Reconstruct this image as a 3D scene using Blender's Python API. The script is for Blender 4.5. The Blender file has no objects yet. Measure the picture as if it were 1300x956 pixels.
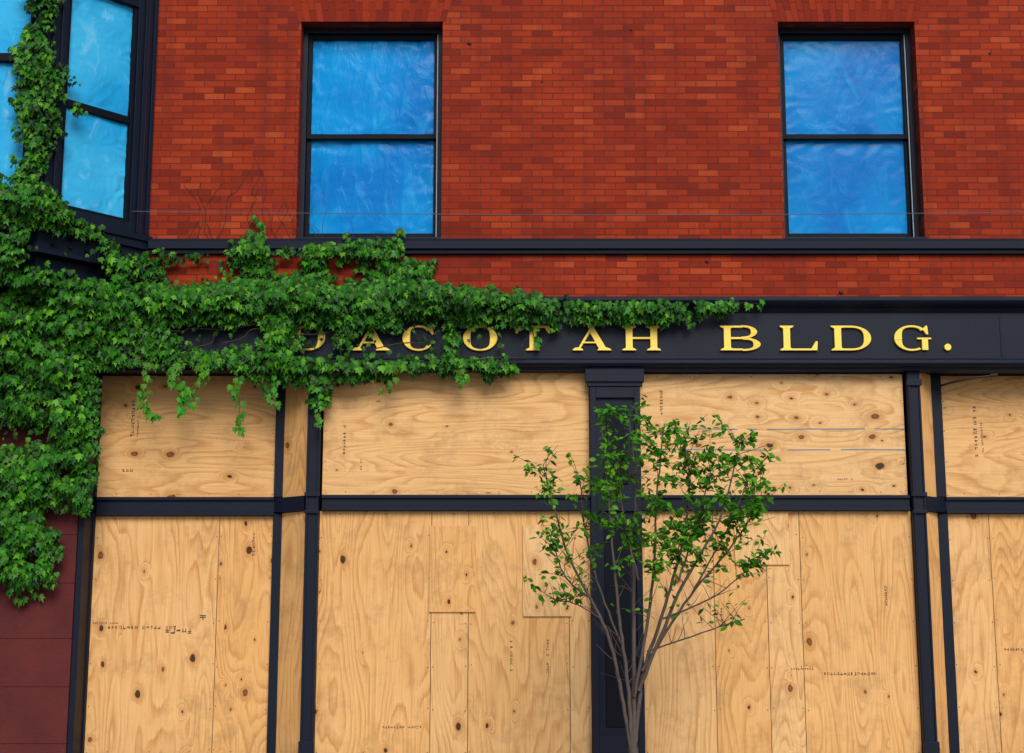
import bpy, bmesh, math, random
from mathutils import Vector, Matrix, noise
random.seed(7)
R = random.random
def U(a, b): return a + (b - a) * random.random()
scene = bpy.context.scene
col = scene.collection

# ------------------------------------------------------------------ materials
def newmat(name):
    m = bpy.data.materials.new(name); m.use_nodes = True
    nt = m.node_tree; b = nt.nodes["Principled BSDF"]
    return m, nt, b
def N(nt, t, **kw):
    n = nt.nodes.new(t)
    for k, v in kw.items(): setattr(n, k, v)
    return n
def math_(nt, op, a, b=None, c=None):
    n = N(nt, "ShaderNodeMath", operation=op)
    for i, v in enumerate((a, b, c)):
        if v is None: continue
        if isinstance(v, (int, float)): n.inputs[i].default_value = v
        else: nt.links.new(v, n.inputs[i])
    return n.outputs[0]
def mixc(nt, f, a, b, blend='MIX'):
    n = N(nt, "ShaderNodeMix", data_type='RGBA', blend_type=blend)
    for s, v in ((0, f), (6, a), (7, b)):
        if isinstance(v, (int, float)): n.inputs[s].default_value = v
        elif isinstance(v, tuple): n.inputs[s].default_value = (*v[:3], 1)
        else: nt.links.new(v, n.inputs[s])
    return n.outputs[2]
def ramp(nt, f, stops):
    n = N(nt, "ShaderNodeValToRGB"); nt.links.new(f, n.inputs[0])
    e = n.color_ramp.elements
    while len(e) < len(stops): e.new(0.5)
    for i, (p, c) in enumerate(stops):
        e[i].position = p; e[i].color = (*c, 1) if len(c) == 3 else c
    return n.outputs[0]
def comb(nt, x, y, z):
    n = N(nt, "ShaderNodeCombineXYZ")
    for i, v in enumerate((x, y, z)):
        if isinstance(v, (int, float)): n.inputs[i].default_value = v
        else: nt.links.new(v, n.inputs[i])
    return n.outputs[0]
def noise_(nt, vec, scale, detail=2, rough=.5, dist=0):
    n = N(nt, "ShaderNodeTexNoise"); nt.links.new(vec, n.inputs["Vector"])
    n.inputs["Scale"].default_value = scale; n.inputs["Detail"].default_value = detail
    n.inputs["Roughness"].default_value = rough; n.inputs["Distortion"].default_value = dist
    return n.outputs["Fac"]
def bump(nt, b, h, strength, dist):
    n = N(nt, "ShaderNodeBump"); n.inputs["Strength"].default_value = strength
    n.inputs["Distance"].default_value = dist
    nt.links.new(h, n.inputs["Height"]); nt.links.new(n.outputs[0], b.inputs["Normal"])
def objxyz(nt):
    tc = N(nt, "ShaderNodeTexCoord"); s = N(nt, "ShaderNodeSeparateXYZ")
    nt.links.new(tc.outputs["Object"], s.inputs[0])
    return tc.outputs["Object"], s.outputs[0], s.outputs[1], s.outputs[2]

def brick_mat():
    m, nt, b = newmat("red_brick"); P, x, y, z = objxyz(nt)
    g = N(nt, "ShaderNodeNewGeometry"); s = N(nt, "ShaderNodeSeparateXYZ")
    nt.links.new(g.outputs["Normal"], s.inputs[0])
    ax = math_(nt, 'GREATER_THAN', math_(nt, 'ABSOLUTE', s.outputs[0]), .5)
    az = math_(nt, 'GREATER_THAN', math_(nt, 'ABSOLUTE', s.outputs[2]), .5)
    u = math_(nt, 'ADD', math_(nt, 'MULTIPLY', x, math_(nt, 'SUBTRACT', 1, ax)), math_(nt, 'MULTIPLY', y, ax))
    w = math_(nt, 'ADD', math_(nt, 'MULTIPLY', z, math_(nt, 'SUBTRACT', 1, az)), math_(nt, 'MULTIPLY', y, az))
    wob2 = noise_(nt, P, 30, 1)
    w2 = math_(nt, 'ADD', w, math_(nt, 'MULTIPLY', wob2, .004))
    u2 = math_(nt, 'ADD', u, math_(nt, 'MULTIPLY', wob2, .008))
    vec = comb(nt, u2, w2, 0.0)
    bt = N(nt, "ShaderNodeTexBrick", offset=.5, squash=1.0)
    nt.links.new(vec, bt.inputs["Vector"])
    bt.inputs["Color1"].default_value = (0, 0, 0, 1); bt.inputs["Color2"].default_value = (1, 1, 1, 1)
    bt.inputs["Mortar"].default_value = (.5, .5, .5, 1)
    bt.inputs["Scale"].default_value = 1; bt.inputs["Mortar Size"].default_value = .0046
    bt.inputs["Mortar Smooth"].default_value = .15
    bt.inputs["Brick Width"].default_value = .205; bt.inputs["Row Height"].default_value = .0665
    c = ramp(nt, bt.outputs["Color"], [(0, (.19, .016, .004)), (.22, (.29, .024, .004)), (.6, (.35, .032, .005)), (.88, (.40, .042, .007)), (1, (.47, .068, .015))])
    big = noise_(nt, P, .9, 4, .6)
    c = mixc(nt, math_(nt, 'MULTIPLY', math_(nt, 'SUBTRACT', big, .40), 1.9), c, (.20, .013, .006))
    grit = noise_(nt, P, 90, 2, .7)
    c = mixc(nt, .4, c, ramp(nt, grit, [(.3, (.35, .3, .3)), (.7, (1, 1, 1))]), 'MULTIPLY')
    st = noise_(nt, comb(nt, math_(nt, 'MULTIPLY', x, 5), y, math_(nt, 'MULTIPLY', z, .5)), 1, 3, .65)
    c = mixc(nt, math_(nt, 'MULTIPLY', ramp(nt, st, [(.50, (0, 0, 0)), (.75, (1, 1, 1))]), .5), c, (.10, .011, .008))
    mort = mixc(nt, noise_(nt, P, 5, 2), (.055, .006, .004), (.22, .032, .016))
    c = mixc(nt, bt.outputs["Fac"], c, mort)
    nt.links.new(c, b.inputs["Base Color"]); b.inputs["Roughness"].default_value = .8
    b.inputs["Specular IOR Level"].default_value = .2
    h = math_(nt, 'ADD', math_(nt, 'SUBTRACT', 1, bt.outputs["Fac"]), math_(nt, 'MULTIPLY', grit, .35))
    bump(nt, b, h, .9, .005)
    return m
def lintel_mat():
    m, nt, b = newmat("lintel_brick"); P, x, y, z = objxyz(nt)
    g = N(nt, "ShaderNodeNewGeometry")
    c = ramp(nt, g.outputs["Random Per Island"], [(0, (.19, .014, .004)), (.5, (.27, .022, .004)), (1, (.33, .032, .006))])
    grit = noise_(nt, P, 80, 3, .7)
    c = mixc(nt, .45, c, ramp(nt, grit, [(.3, (.35, .3, .3)), (.7, (1, 1, 1))]), 'MULTIPLY')
    nt.links.new(c, b.inputs["Base Color"]); b.inputs["Roughness"].default_value = .8
    b.inputs["Specular IOR Level"].default_value = .2
    bump(nt, b, grit, .5, .004)
    return m
def paint_mat(name, c1, c2, rough=.42, bs=.25, spec=.5, hi=2.5):
    m, nt, b = newmat(name); P, x, y, z = objxyz(nt)
    n = noise_(nt, P, 2.5, 4, .65); f = noise_(nt, P, 60, 2, .6)
    c = mixc(nt, n, c1, c2)
    sp = ramp(nt, noise_(nt, P, 25, 3, .7), [(.62, (0, 0, 0)), (.75, (1, 1, 1))])
    c = mixc(nt, math_(nt, 'MULTIPLY', sp, .3), c, tuple(min(1, v * hi + .006) for v in c2))
    nt.links.new(c, b.inputs["Base Color"]); b.inputs["Specular IOR Level"].default_value = spec
    nt.links.new(math_(nt, 'ADD', rough - .1, math_(nt, 'MULTIPLY', n, .25)), b.inputs["Roughness"])
    bump(nt, b, f, bs, .003)
    return m
def ply_mat(name, horiz):
    m, nt, b = newmat(name); P, x, y, z = objxyz(nt)
    oi = N(nt, "ShaderNodeObjectInfo"); sc = N(nt, "ShaderNodeSeparateColor")
    nt.links.new(oi.outputs["Color"], sc.inputs[0])
    seed, tint, knotty = sc.outputs[0], sc.outputs[1], sc.outputs[2]
    a, l = (z, x) if horiz else (x, z)      # a: across the grain, l: along it
    off = math_(nt, 'MULTIPLY', seed, 37.0)
    v0 = comb(nt, a, off, l)
    vk = N(nt, "ShaderNodeTexVoronoi", voronoi_dimensions='2D'); vk.inputs["Scale"].default_value = 4.6
    vk.inputs["Randomness"].default_value = 1.0
    wv = noise_(nt, v0, 14, 1)
    kvec = comb(nt, math_(nt, 'ADD', math_(nt, 'ADD', a, math_(nt, 'MULTIPLY', wv, .035)), math_(nt, 'MULTIPLY', seed, 53)),
                math_(nt, 'ADD', math_(nt, 'MULTIPLY', l, .66), math_(nt, 'MULTIPLY', seed, 29)), 0.0)
    nt.links.new(kvec, vk.inputs["Vector"])
    d = vk.outputs["Distance"]
    sk = N(nt, "ShaderNodeSeparateColor"); nt.links.new(vk.outputs["Color"], sk.inputs[0])
    strip = noise_(nt, comb(nt, math_(nt, 'MULTIPLY', a, 3.4), off, math_(nt, 'MULTIPLY', l, .5)), 1, 1)
    kn = math_(nt, 'MULTIPLY', knotty, ramp(nt, strip, [(.40, (.08,) * 3), (.6, (1.0,) * 3)]))
    kn = math_(nt, 'MULTIPLY', kn, 1.35)
    has = math_(nt, 'LESS_THAN', sk.outputs[0], kn)
    size = math_(nt, 'ADD', .038, math_(nt, 'MULTIPLY', math_(nt, 'POWER', sk.outputs[1], 2.4), .13))
    pull = math_(nt, 'MULTIPLY', has, math_(nt, 'POWER', 2.718, math_(nt, 'MULTIPLY', math_(nt, 'MULTIPLY', d, d), -26)))
    fv = comb(nt, a, off, math_(nt, 'MULTIPLY', l, .17))
    n1 = noise_(nt, fv, 2.1, 1.5, .45)
    n2 = noise_(nt, fv, 9, 1, .5)
    fld = math_(nt, 'ADD', n1, math_(nt, 'ADD', math_(nt, 'MULTIPLY', n2, .05), math_(nt, 'MULTIPLY', pull, .14)))
    rg = noise_(nt, comb(nt, math_(nt, 'MULTIPLY', a, 6), off, l), 9, 2, .6)
    fld = math_(nt, 'ADD', fld, math_(nt, 'MULTIPLY', rg, .012))
    fr = math_(nt, 'FRACT', math_(nt, 'MULTIPLY', fld, 26))
    lineA = ramp(nt, fr, [(0, (0, 0, 0)), (.5, (.25, .25, .25)), (.86, (1, 1, 1)), (1, (.0, .0, .0))])
    lineA = math_(nt, 'MULTIPLY', lineA, ramp(nt, n2, [(.3, (.3,) * 3), (.62, (1,) * 3)]))
    fine = noise_(nt, comb(nt, math_(nt, 'MULTIPLY', a, 130), off, math_(nt, 'MULTIPLY', l, 3)), 1, 2, .6)
    base = mixc(nt, tint, (.84, .52, .24), (.78, .40, .125))
    blot = noise_(nt, v0, 1.7, 2, .6)
    base = mixc(nt, math_(nt, 'MULTIPLY', blot, .5), base, (.88, .58, .29))
    c = mixc(nt, math_(nt, 'MULTIPLY', lineA, .66), base, (.50, .20, .05))
    c = mixc(nt, .5, c, ramp(nt, fine, [(.3, (.66, .58, .48)), (.65, (1, 1, 1))]), 'MULTIPLY')
    dirt = ramp(nt, noise_(nt, v0, 3.2, 4, .78), [(.5, (0, 0, 0)), (.76, (1, 1, 1))])
    c = mixc(nt, math_(nt, 'MULTIPLY', dirt, .55), c, (.36, .19, .08))
    rel = math_(nt, 'DIVIDE', d, size)
    core = math_(nt, 'MULTIPLY', has, ramp(nt, rel, [(.7, (1, 1, 1)), (.95, (0, 0, 0))]))
    halo = math_(nt, 'MULTIPLY', has, ramp(nt, math_(nt, 'MULTIPLY', rel, .33), [(.3, (1, 1, 1)), (.95, (0, 0, 0))]))
    c = mixc(nt, math_(nt, 'MULTIPLY', halo, .5), c, (.42, .15, .03))
    kc = mixc(nt, ramp(nt, rel, [(.3, (0, 0, 0)), (.7, (1, 1, 1))]), (.24, .08, .025), (.06, .022, .01))
    dk = mixc(nt, math_(nt, 'GREATER_THAN', sk.outputs[2], .5), kc, (.028, .012, .008))
    c = mixc(nt, math_(nt, 'MULTIPLY', core, .93), c, dk)
    nt.links.new(c, b.inputs["Base Color"]); b.inputs["Roughness"].default_value = .7
    b.inputs["Specular IOR Level"].default_value = .2
    bump(nt, b, fine, .5, .0015)
    return m
def film_mat(name, c1, c2, wc, bs):  # plastic film; the blue of the reflected sky is painted as base colour
    m, nt, b = newmat(name); P, x, y, z = objxyz(nt)
    g = noise_(nt, P, 1.3, 2, .5)
    c = mixc(nt, ramp(nt, g, [(.35, (0, 0, 0)), (.65, (1, 1, 1))]), c1, c2)
    wr = noise_(nt, comb(nt, math_(nt, 'MULTIPLY', x, 1.8), y, math_(nt, 'MULTIPLY', z, .8)), 3.5, 5, .6, 1.2)
    c = mixc(nt, ramp(nt, wr, [(.55, (0, 0, 0)), (.82, (.5, .5, .5))]), c, wc)  # wrinkle crests coloured lighter, their sheen put into the colour
    nt.links.new(c, b.inputs["Base Color"])
    b.inputs["Roughness"].default_value = .22
    b.inputs["Specular IOR Level"].default_value = .10
    bump(nt, b, wr, bs, .015)
    return m
def leaf_mat(name, tr=.25):
    m, nt, b = newmat(name)
    at = N(nt, "ShaderNodeAttribute", attribute_name="Col")
    c = at.outputs["Color"]
    nt.links.new(c, b.inputs["Base Color"]); b.inputs["Roughness"].default_value = .5
    b.inputs["Specular IOR Level"].default_value = .22
    if tr:
        t = N(nt, "ShaderNodeBsdfTranslucent"); nt.links.new(mixc(nt, .5, c, (.10, .22, .01)), t.inputs[0])
        mx = N(nt, "ShaderNodeMixShader"); mx.inputs[0].default_value = tr
        nt.links.new(b.outputs[0], mx.inputs[1]); nt.links.new(t.outputs[0], mx.inputs[2])
        nt.links.new(mx.outputs[0], nt.nodes["Material Output"].inputs[0])
    return m
def simple(name, c, rough=.6, metal=0.0, n2=None, scale=20):
    m, nt, b = newmat(name); P, x, y, z = objxyz(nt)
    n = noise_(nt, P, scale, 3, .6)
    nt.links.new(mixc(nt, n, c, n2 or tuple(v * .6 for v in c)), b.inputs["Base Color"])
    b.inputs["Roughness"].default_value = rough; b.inputs["Metallic"].default_value = metal
    bump(nt, b, n, .3, .004)
    return m

M_brick = brick_mat(); M_lint = lintel_mat()
M_navy = paint_mat("navy_paint", (.0018, .0045, .014), (.0038, .0085, .024), .5, .25, .22)
M_blk = paint_mat("black_paint", (.0012, .0022, .006), (.0025, .0042, .010), .6, .25, .16)
M_stone = paint_mat("painted_brownstone", (.055, .010, .012), (.15, .032, .030), .8, 1.0, .15, 1.4)
M_mort = simple("stone_joint", (.035, .008, .009), .9)
M_plyV = ply_mat("plywood_vertical", False); M_plyH = ply_mat("plywood_horizontal", True)
M_film = film_mat("window_film_painted_sky", (.001, .17, .54), (.002, .27, .68), (.06, .52, .88), .7)  # film blue is painted sky reflection, not the plastic's own tint
M_film3 = film_mat("smooth_window_film_painted_sky", (.001, .15, .50), (.002, .25, .64), (.02, .36, .76), .4)
M_film2 = film_mat("pale_window_film_painted_sky", (.015, .33, .68), (.05, .46, .80), (.40, .78, .94), .6)  # bay panes: paler painted sky reflection
M_dark = simple("dark_interior", (.01, .01, .012), .9)
M_white = simple("white_trim", (.5, .55, .62), .5)
M_gold = simple("gold_leaf", (1.0, .76, .12), .45, 0, (.97, .62, .05), 40)
M_leaf = leaf_mat("ivy_leaf", 0.10); M_tleaf = leaf_mat("sapling_leaf", .3)
M_stem = simple("vine_stem", (.06, .035, .02), .8)
M_bark = simple("sapling_bark", (.12, .085, .07), .8, 0, (.05, .035, .03), 30)
M_ink = simple("stamp_ink", (.08, .04, .025), .8)
M_screw = simple("screw_head", (.12, .07, .04), .6)
M_blue = simple("chalk_line", (.16, .27, .34), .8)
M_conc = simple("concrete", (.34, .33, .31), .85, 0, (.24, .235, .22), 6)
M_asph = simple("asphalt", (.055, .055, .056), .9, 0, (.035, .035, .036), 30)
M_gnd = simple("ground_soil", (.12, .11, .09), .95, 0, (.08, .08, .06), 2)
M_paint = simple("road_paint", (.75, .75, .72), .7)
M_metal = simple("wall_iron", (.03, .028, .03), .6, .4)

# ------------------------------------------------------------------ builders
def empty(name):
    o = bpy.data.objects.new(name, None); col.objects.link(o); return o
class MB:
    def __init__(s): s.v = []; s.f = []; s.m = []; s.mats = []
    def mi(s, mat):
        if mat not in s.mats: s.mats.append(mat)
        return s.mats.index(mat)
    def face(s, pts, mat):
        k = len(s.v); s.v += [tuple(p) for p in pts]; s.f.append(tuple(range(k, k + len(pts)))); s.m.append(s.mi(mat))
    def hexa(s, p, mat):   # p: 8 points, bottom 4 ccw, top 4 ccw
        k = len(s.v); s.v += [tuple(q) for q in p]; i = s.mi(mat)
        for q in ((3, 2, 1, 0), (4, 5, 6, 7), (0, 1, 5, 4), (1, 2, 6, 5), (2, 3, 7, 6), (3, 0, 4, 7)):
            s.f.append(tuple(k + a for a in q)); s.m.append(i)
    def box(s, x0, x1, y0, y1, z0, z1, mat):
        s.hexa([(x0, y0, z0), (x1, y0, z0), (x1, y1, z0), (x0, y1, z0), (x0, y0, z1), (x1, y0, z1), (x1, y1, z1), (x0, y1, z1)], mat)
    def ext(s, poly, y0, y1, mat):     # poly in (x,z), extruded in y; y0 front
        k = len(s.v); n = len(poly); i = s.mi(mat)
        s.v += [(p[0], y0, p[1]) for p in poly] + [(p[0], y1, p[1]) for p in poly]
        s.f.append(tuple(range(k, k + n))); s.m.append(i)
        s.f.append(tuple(range(k + 2 * n - 1, k + n - 1, -1))); s.m.append(i)
        for a in range(n):
            b = (a + 1) % n
            s.f.append((k + b, k + a, k + n + a, k + n + b)); s.m.append(i)
    def prof(s, pts, x0, x1, mat):     # pts (y,z) profile extruded along x
        k = len(s.v); n = len(pts); i = s.mi(mat)
        s.v += [(x0, p[0], p[1]) for p in pts] + [(x1, p[0], p[1]) for p in pts]
        s.f.append(tuple(range(k, k + n))); s.m.append(i)
        s.f.append(tuple(range(k + 2 * n - 1, k + n - 1, -1))); s.m.append(i)
        for a in range(n):
            b = (a + 1) % n
            s.f.append((k + b, k + a, k + n + a, k + n + b)); s.m.append(i)
    def stud(s, x, y, z, r, mat, h=.012):
        n = 8; k = len(s.v); i = s.mi(mat)
        for rr, yy in ((r, y), (r * .75, y - h * .7)):
            for a in range(n):
                t = a * 2 * math.pi / n; s.v.append((x + rr * math.cos(t), yy, z + rr * math.sin(t)))
        s.v.append((x, y - h, z))
        for a in range(n):
            b = (a + 1) % n
            s.f.append((k + a, k + b, k + n + b, k + n + a)); s.m.append(i)
            s.f.append((k + n + a, k + n + b, k + 2 * n)); s.m.append(i)
    def obj(s, name, parent=None, bevel=0, smooth=False, fix=True):
        me = bpy.data.meshes.new(name); me.from_pydata(s.v, [], s.f)
        for m in s.mats: me.materials.append(m)
        me.polygons.foreach_set("material_index", s.m)
        if fix:
            bm = bmesh.new(); bm.from_mesh(me); bmesh.ops.recalc_face_normals(bm, faces=bm.faces); bm.to_mesh(me); bm.free()
        if smooth: me.polygons.foreach_set("use_smooth", [True] * len(me.polygons))
        o = bpy.data.objects.new(name, me); col.objects.link(o)
        if parent: o.parent = parent
        if bevel:
            b = o.modifiers.new("b", 'BEVEL'); b.width = bevel; b.segments = 2; b.limit_method = 'ANGLE'
        return o
def tube(mb, pts, r0, r1, mat, n=6):
    k = len(mb.v); i = mb.mi(mat); L = len(pts)
    for a, p in enumerate(pts):
        p = Vector(p); q = Vector(pts[min(a + 1, L - 1)]) - Vector(pts[max(a - 1, 0)]); q.normalize()
        s = q.cross(Vector((0, 1, 0.01))).normalized(); t = q.cross(s)
        r = r0 + (r1 - r0) * a / (L - 1)
        for j in range(n):
            w = j * 2 * math.pi / n; mb.v.append(tuple(p + s * (r * math.cos(w)) + t * (r * math.sin(w))))
    for a in range(L - 1):
        for j in range(n):
            b = (j + 1) % n
            mb.f.append((k + a * n + j, k + a * n + b, k + (a + 1) * n + b, k + (a + 1) * n + j)); mb.m.append(i)
def smoothpath(pts, sub=6, jit=.0):
    out = []
    P = [Vector(p) for p in pts]; P = [P[0]] + P + [P[-1]]
    for i in range(1, len(P) - 2):
        for k in range(sub):
            t = k / sub
            a, b, c, d = P[i - 1], P[i], P[i + 1], P[i + 2]
            q = .5 * ((2 * b) + (c - a) * t + (2 * a - 5 * b + 4 * c - d) * t * t + (3 * b - a - 3 * c + d) * t ** 3)
            if jit: q += Vector((U(-1, 1), U(-1, 1), U(-.5, .5))) * jit
            out.append(q)
    out.append(P[-1]); return out

# ------------------------------------------------------------------ brick building
B = empty("brick_building")
WX0, WX1, WT = -7.5, 8.5, 10.4
OPS = [(-2.125, -.698, 5.27, 7.54), (2.68, 4.06, 5.27, 7.54)]
w = MB()
w.box(-3.57, -2.125, 0, .32, 4.0, WT, M_brick)
w.box(-.698, 2.68, 0, .32, 4.0, WT, M_brick)
w.box(4.06, WX1, 0, .32, 4.0, WT, M_brick)
for a, b, c, d in OPS:
    w.box(a, b, 0, .32, 4.0, c, M_brick); w.box(a, b, 0, .32, d, WT, M_brick)
w.box(WX0, -5.9, 0, .32, 4.0, WT, M_brick)
w.box(-5.9, -3.57, 0, .32, 8.6, WT, M_brick)
w.box(-5.9, -3.57, 0, .32, 4.0, 4.8, M_brick)
w.box(WX0, WX0 + .3, .32, 9, 0, WT, M_brick); w.box(WX1 - .3, WX1, .32, 9, 0, WT, M_brick)
w.box(WX0, WX1, 9, 9.3, 0, WT, M_brick)
w.obj("brick_wall", B)
d = MB()
d.box(WX0 + .3, WX1 - .3, .9, .95, 0, WT - .2, M_dark)
d.box(WX0 + .3, WX1 - .3, .96, 9, WT - .3, WT - .1, M_dark)
d.obj("interior_and_roof", B)
c = MB()
c.prof([(.0, 10.0), (-.1, 10.05), (-.12, 10.2), (-.3, 10.32), (-.35, 10.5), (.33, 10.5), (.33, 10.402), (0, 10.402)], WX0, WX1, M_navy)
c.obj("roof_cornice", B)
l = MB()
for a, b, c0, d0 in OPS:
    n = 23; cx = (a + b) / 2; hw = (b - a) / 2 + .03
    for i in range(n):
        for (h0, h1) in ((0, .205), (.209, .33)) if i % 2 else ((0, .12), (.124, .33)):
            def X(t, h): return cx + (-hw + 2 * hw * t) * (1 + .35 * h)
            g = .0018
            t0, t1 = i / n, (i + 1) / n
            z0, z1 = d0 + h0, d0 + h1
            p = [(X(t0, h0) + g, z0), (X(t1, h0) - g, z0), (X(t1, h1) - g, z1), (X(t0, h1) + g, z1)]
            l.ext(p, -.003 - .0015 * R(), .02, M_lint)
l.obj("flat_arch_lintels", B)

def film_sheet(mb, o, ux, uz, W, H, mat, amp, seed, n=44):
    """wrinkled plastic film as a displaced grid; o origin, ux/uz unit axes"""
    nor = ux.cross(uz).normalized(); k = len(mb.v); i = mb.mi(mat); m = int(n * H / W)
    for b in range(m + 1):
        for a in range(n + 1):
            x, z = a / n, b / m
            p = o + ux * (x * W) + uz * (z * H)
            e = min(x * W, (1 - x) * W, z * H, (1 - z) * H)
            f = math.exp(-e * 7) + .2
            q = Vector((x * W * 3, z * H * 5, seed))
            q += Vector((noise.noise(q * .8), noise.noise(q * .9 + Vector((5, 5, 5))), 0)) * 1.2
            h = abs(noise.noise(q * 1.6)) + .5 * abs(noise.noise(q * 3.7))
            mb.v.append(tuple(p + nor * (h * amp * f)))
    for b in range(m):
        for a in range(n):
            q = k + b * (n + 1) + a
            mb.f.append((q, q + 1, q + n + 2, q + n + 1)); mb.m.append(i)

EX, EZ = Vector((1, 0, 0)), Vector((0, 0, 1))
fr = MB(); fl = MB(); wh = MB()
for wi, (a, b, c0, d0) in enumerate(OPS):
    yc = .16
    fr.box(a, a + .05, yc, yc + .14, c0, d0, M_navy); fr.box(b - .05, b, yc, yc + .14, c0, d0, M_navy)
    fr.box(a + .05, b - .05, yc, yc + .14, d0 - .055, d0, M_navy); fr.box(a + .05, b - .05, yc - .003, yc + .14, c0, c0 + .06, M_navy)
    za, zb, zc = 5.33, 6.41, 7.485
    for (z0, z1, ys, bt, tp) in ((za, zb + .03, .235, .07, .045), (zb - .035, zc, .20, .05, .05)):
        fr.box(a + .05, a + .093, ys, ys + .033, z0, z1, M_blk); fr.box(b - .093, b - .05, ys, ys + .033, z0, z1, M_blk)
        fr.box(a + .093, b - .093, ys + .001, ys + .033, z0, z0 + bt, M_blk); fr.box(a + .093, b - .093, ys + .001, ys + .033, z1 - tp, z1, M_blk)
    wh.box(b - .062, b - .054, yc + .02, yc + .035, c0 + .062, d0 - .06, M_white)
    for (z0, z1, yy) in ((5.39, 6.40, .262), (6.42, 7.44, .23)):
        film_sheet(fl, Vector((a + .085, yy, z0)), EX, EZ, b - a - .17, z1 - z0, M_film if wi == 0 else M_film3, -.024 if wi == 0 else -.011, wi * 7 + z0)
fr.obj("window_frames", B, .003); fl.obj("window_panes", B, 0, True, False); wh.obj("window_tracks", B)

s = MB()
s.prof([(0, 5.115), (-.045, 5.12), (-.05, 5.15), (-.075, 5.165), (-.08, 5.235), (-.055, 5.268), (0, 5.268)], -3.55, WX1, M_navy)
for a, b, c0, d0 in OPS: s.box(a - .0, b + .0, -.05, .158, 5.27, 5.285, M_navy)
s.obj("string_course", B)

# oriel (bay window)
o = MB(); of = MB()
FY, CX, JX, LX = -.85, -4.36, -3.57, -6.1
def ang(t, off=0):
    nx, ny = .85 / 1.16, -.79 / 1.16
    return (CX + (JX - CX) * t + nx * off, FY + (0 - FY) * t + ny * off)
def aslab(t0, t1, o0, o1, z0, z1, mat, mb=o):
    p = [ang(t0, o1), ang(t1, o1), ang(t1, o0), ang(t0, o0)]
    mb.hexa([(*q, z0) for q in p] + [(*q, z1) for q in p], mat)
ZB, ZT = 5.30, 7.95
aslab(0, .16, -.1, 0, ZB, ZT, M_navy); aslab(.81, .998, -.1, 0, ZB, ZT, M_navy)
aslab(.16, .81, -.1, 0, ZB, 5.40, M_navy); aslab(.16, .81, -.1, 0, 7.62, ZT, M_navy)
aslab(.16, .19, -.09, -.02, 5.40, 7.62, M_blk); aslab(.78, .81, -.09, -.02, 5.40, 7.62, M_blk)
aslab(.19, .78, -.09, -.03, 6.40, 6.475, M_blk); aslab(.19, .78, -.09, -.03, 5.40, 5.44, M_blk)
for t in (.015, .09, .865, .95): aslab(t, t + .035, .001, .03, ZB, ZT, M_navy)
aslab(.905, .915, .001, .012, ZB, ZT, M_stone)
def fb(x0, x1, y0, y1, z0, z1, m): o.box(x0, x1, y0, y1, z0, z1, m)
fb(CX - .16, CX, FY, FY + .1, ZB, ZT, M_navy); fb(LX, LX + .16, FY, FY + .1, ZB, ZT, M_navy)
fb(LX + .16, CX - .16, FY, FY + .1, ZB, 5.42, M_navy); fb(LX + .16, CX - .16, FY, FY + .1, 7.7, ZT, M_navy)
fb(LX + .16, CX - .16, FY + .01, FY + .09, 6.78, 6.86, M_blk)
fb(LX + .16, LX + .2, FY + .02, FY + .09, 5.42, 7.7, M_blk); fb(CX - .2, CX - .16, FY + .02, FY + .09, 5.42, 7.7, M_blk)
fb(-5.25, -5.15, FY + .002, FY + .09, 5.42, 7.7, M_navy)
def hexring(off, z0, z1, mat):
    pts = [(LX - off, .1), (LX - off, FY - off), (CX + off * .4, FY - off), (JX + off, -.002), (JX + off, .1)]
    k = len(o.v); n = len(pts); i = o.mi(mat)
    o.v.extend([(*p, z0) for p in pts] + [(*p, z1) for p in pts])
    o.f.append(tuple(k + q for q in range(n - 1, -1, -1))); o.m.append(i); o.f.append(tuple(k + n + q for q in range(n))); o.m.append(i)
    for a in range(n):
        b = (a + 1) % n; o.f.append((k + a, k + b, k + n + b, k + n + a)); o.m.append(i)
fb(LX, LX + .1, FY + .1, 0, ZB, ZT, M_navy)
hexring(.05, ZT, ZT + .12, M_navy); hexring(.12, ZT + .12, ZT + .22, M_navy); hexring(.0, ZT + .22, 8.6, M_navy)
hexring(.04, 5.24, ZB - .001, M_navy); hexring(.015, 5.16, 5.239, M_navy); hexring(-.03, 4.98, 5.159, M_navy)
hexring(-.01, 4.93, 4.979, M_navy); hexring(-.16, 4.78, 4.929, M_navy); hexring(-.28, 4.66, 4.779, M_navy)
for t in (.15, .3, .45, .6, .75):
    for dz in (5.03, 5.11):
        x, y = ang(t, -.022); o.stud(x, y - .01, dz, .018, M_navy, .03)
o.obj("bay_window_frame", B, .004)
p0 = Vector((*ang(.185, -.06), 5.43)); p1 = Vector((*ang(.785, -.06), 5.43)); ux = (p1 - p0).normalized()
film_sheet(of, p0, ux, EZ, (p1 - p0).length, .98, M_film2, -.018, 3)
film_sheet(of, p0 + Vector((0, 0, 1.03)), ux, EZ, (p1 - p0).length, 1.17, M_film2, -.018, 9)
for x0, x1 in ((LX + .2, -5.25), (-5.15, CX - .2)):
    film_sheet(of, Vector((x0, FY + .06, 5.42)), EX, EZ, x1 - x0, 1.36, M_film2, -.014, x0)
    film_sheet(of, Vector((x0, FY + .06, 6.86)), EX, EZ, x1 - x0, .84, M_film2, -.014, x0 + 4)
of.obj("bay_window_panes", B, 0, True, False)

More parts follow.
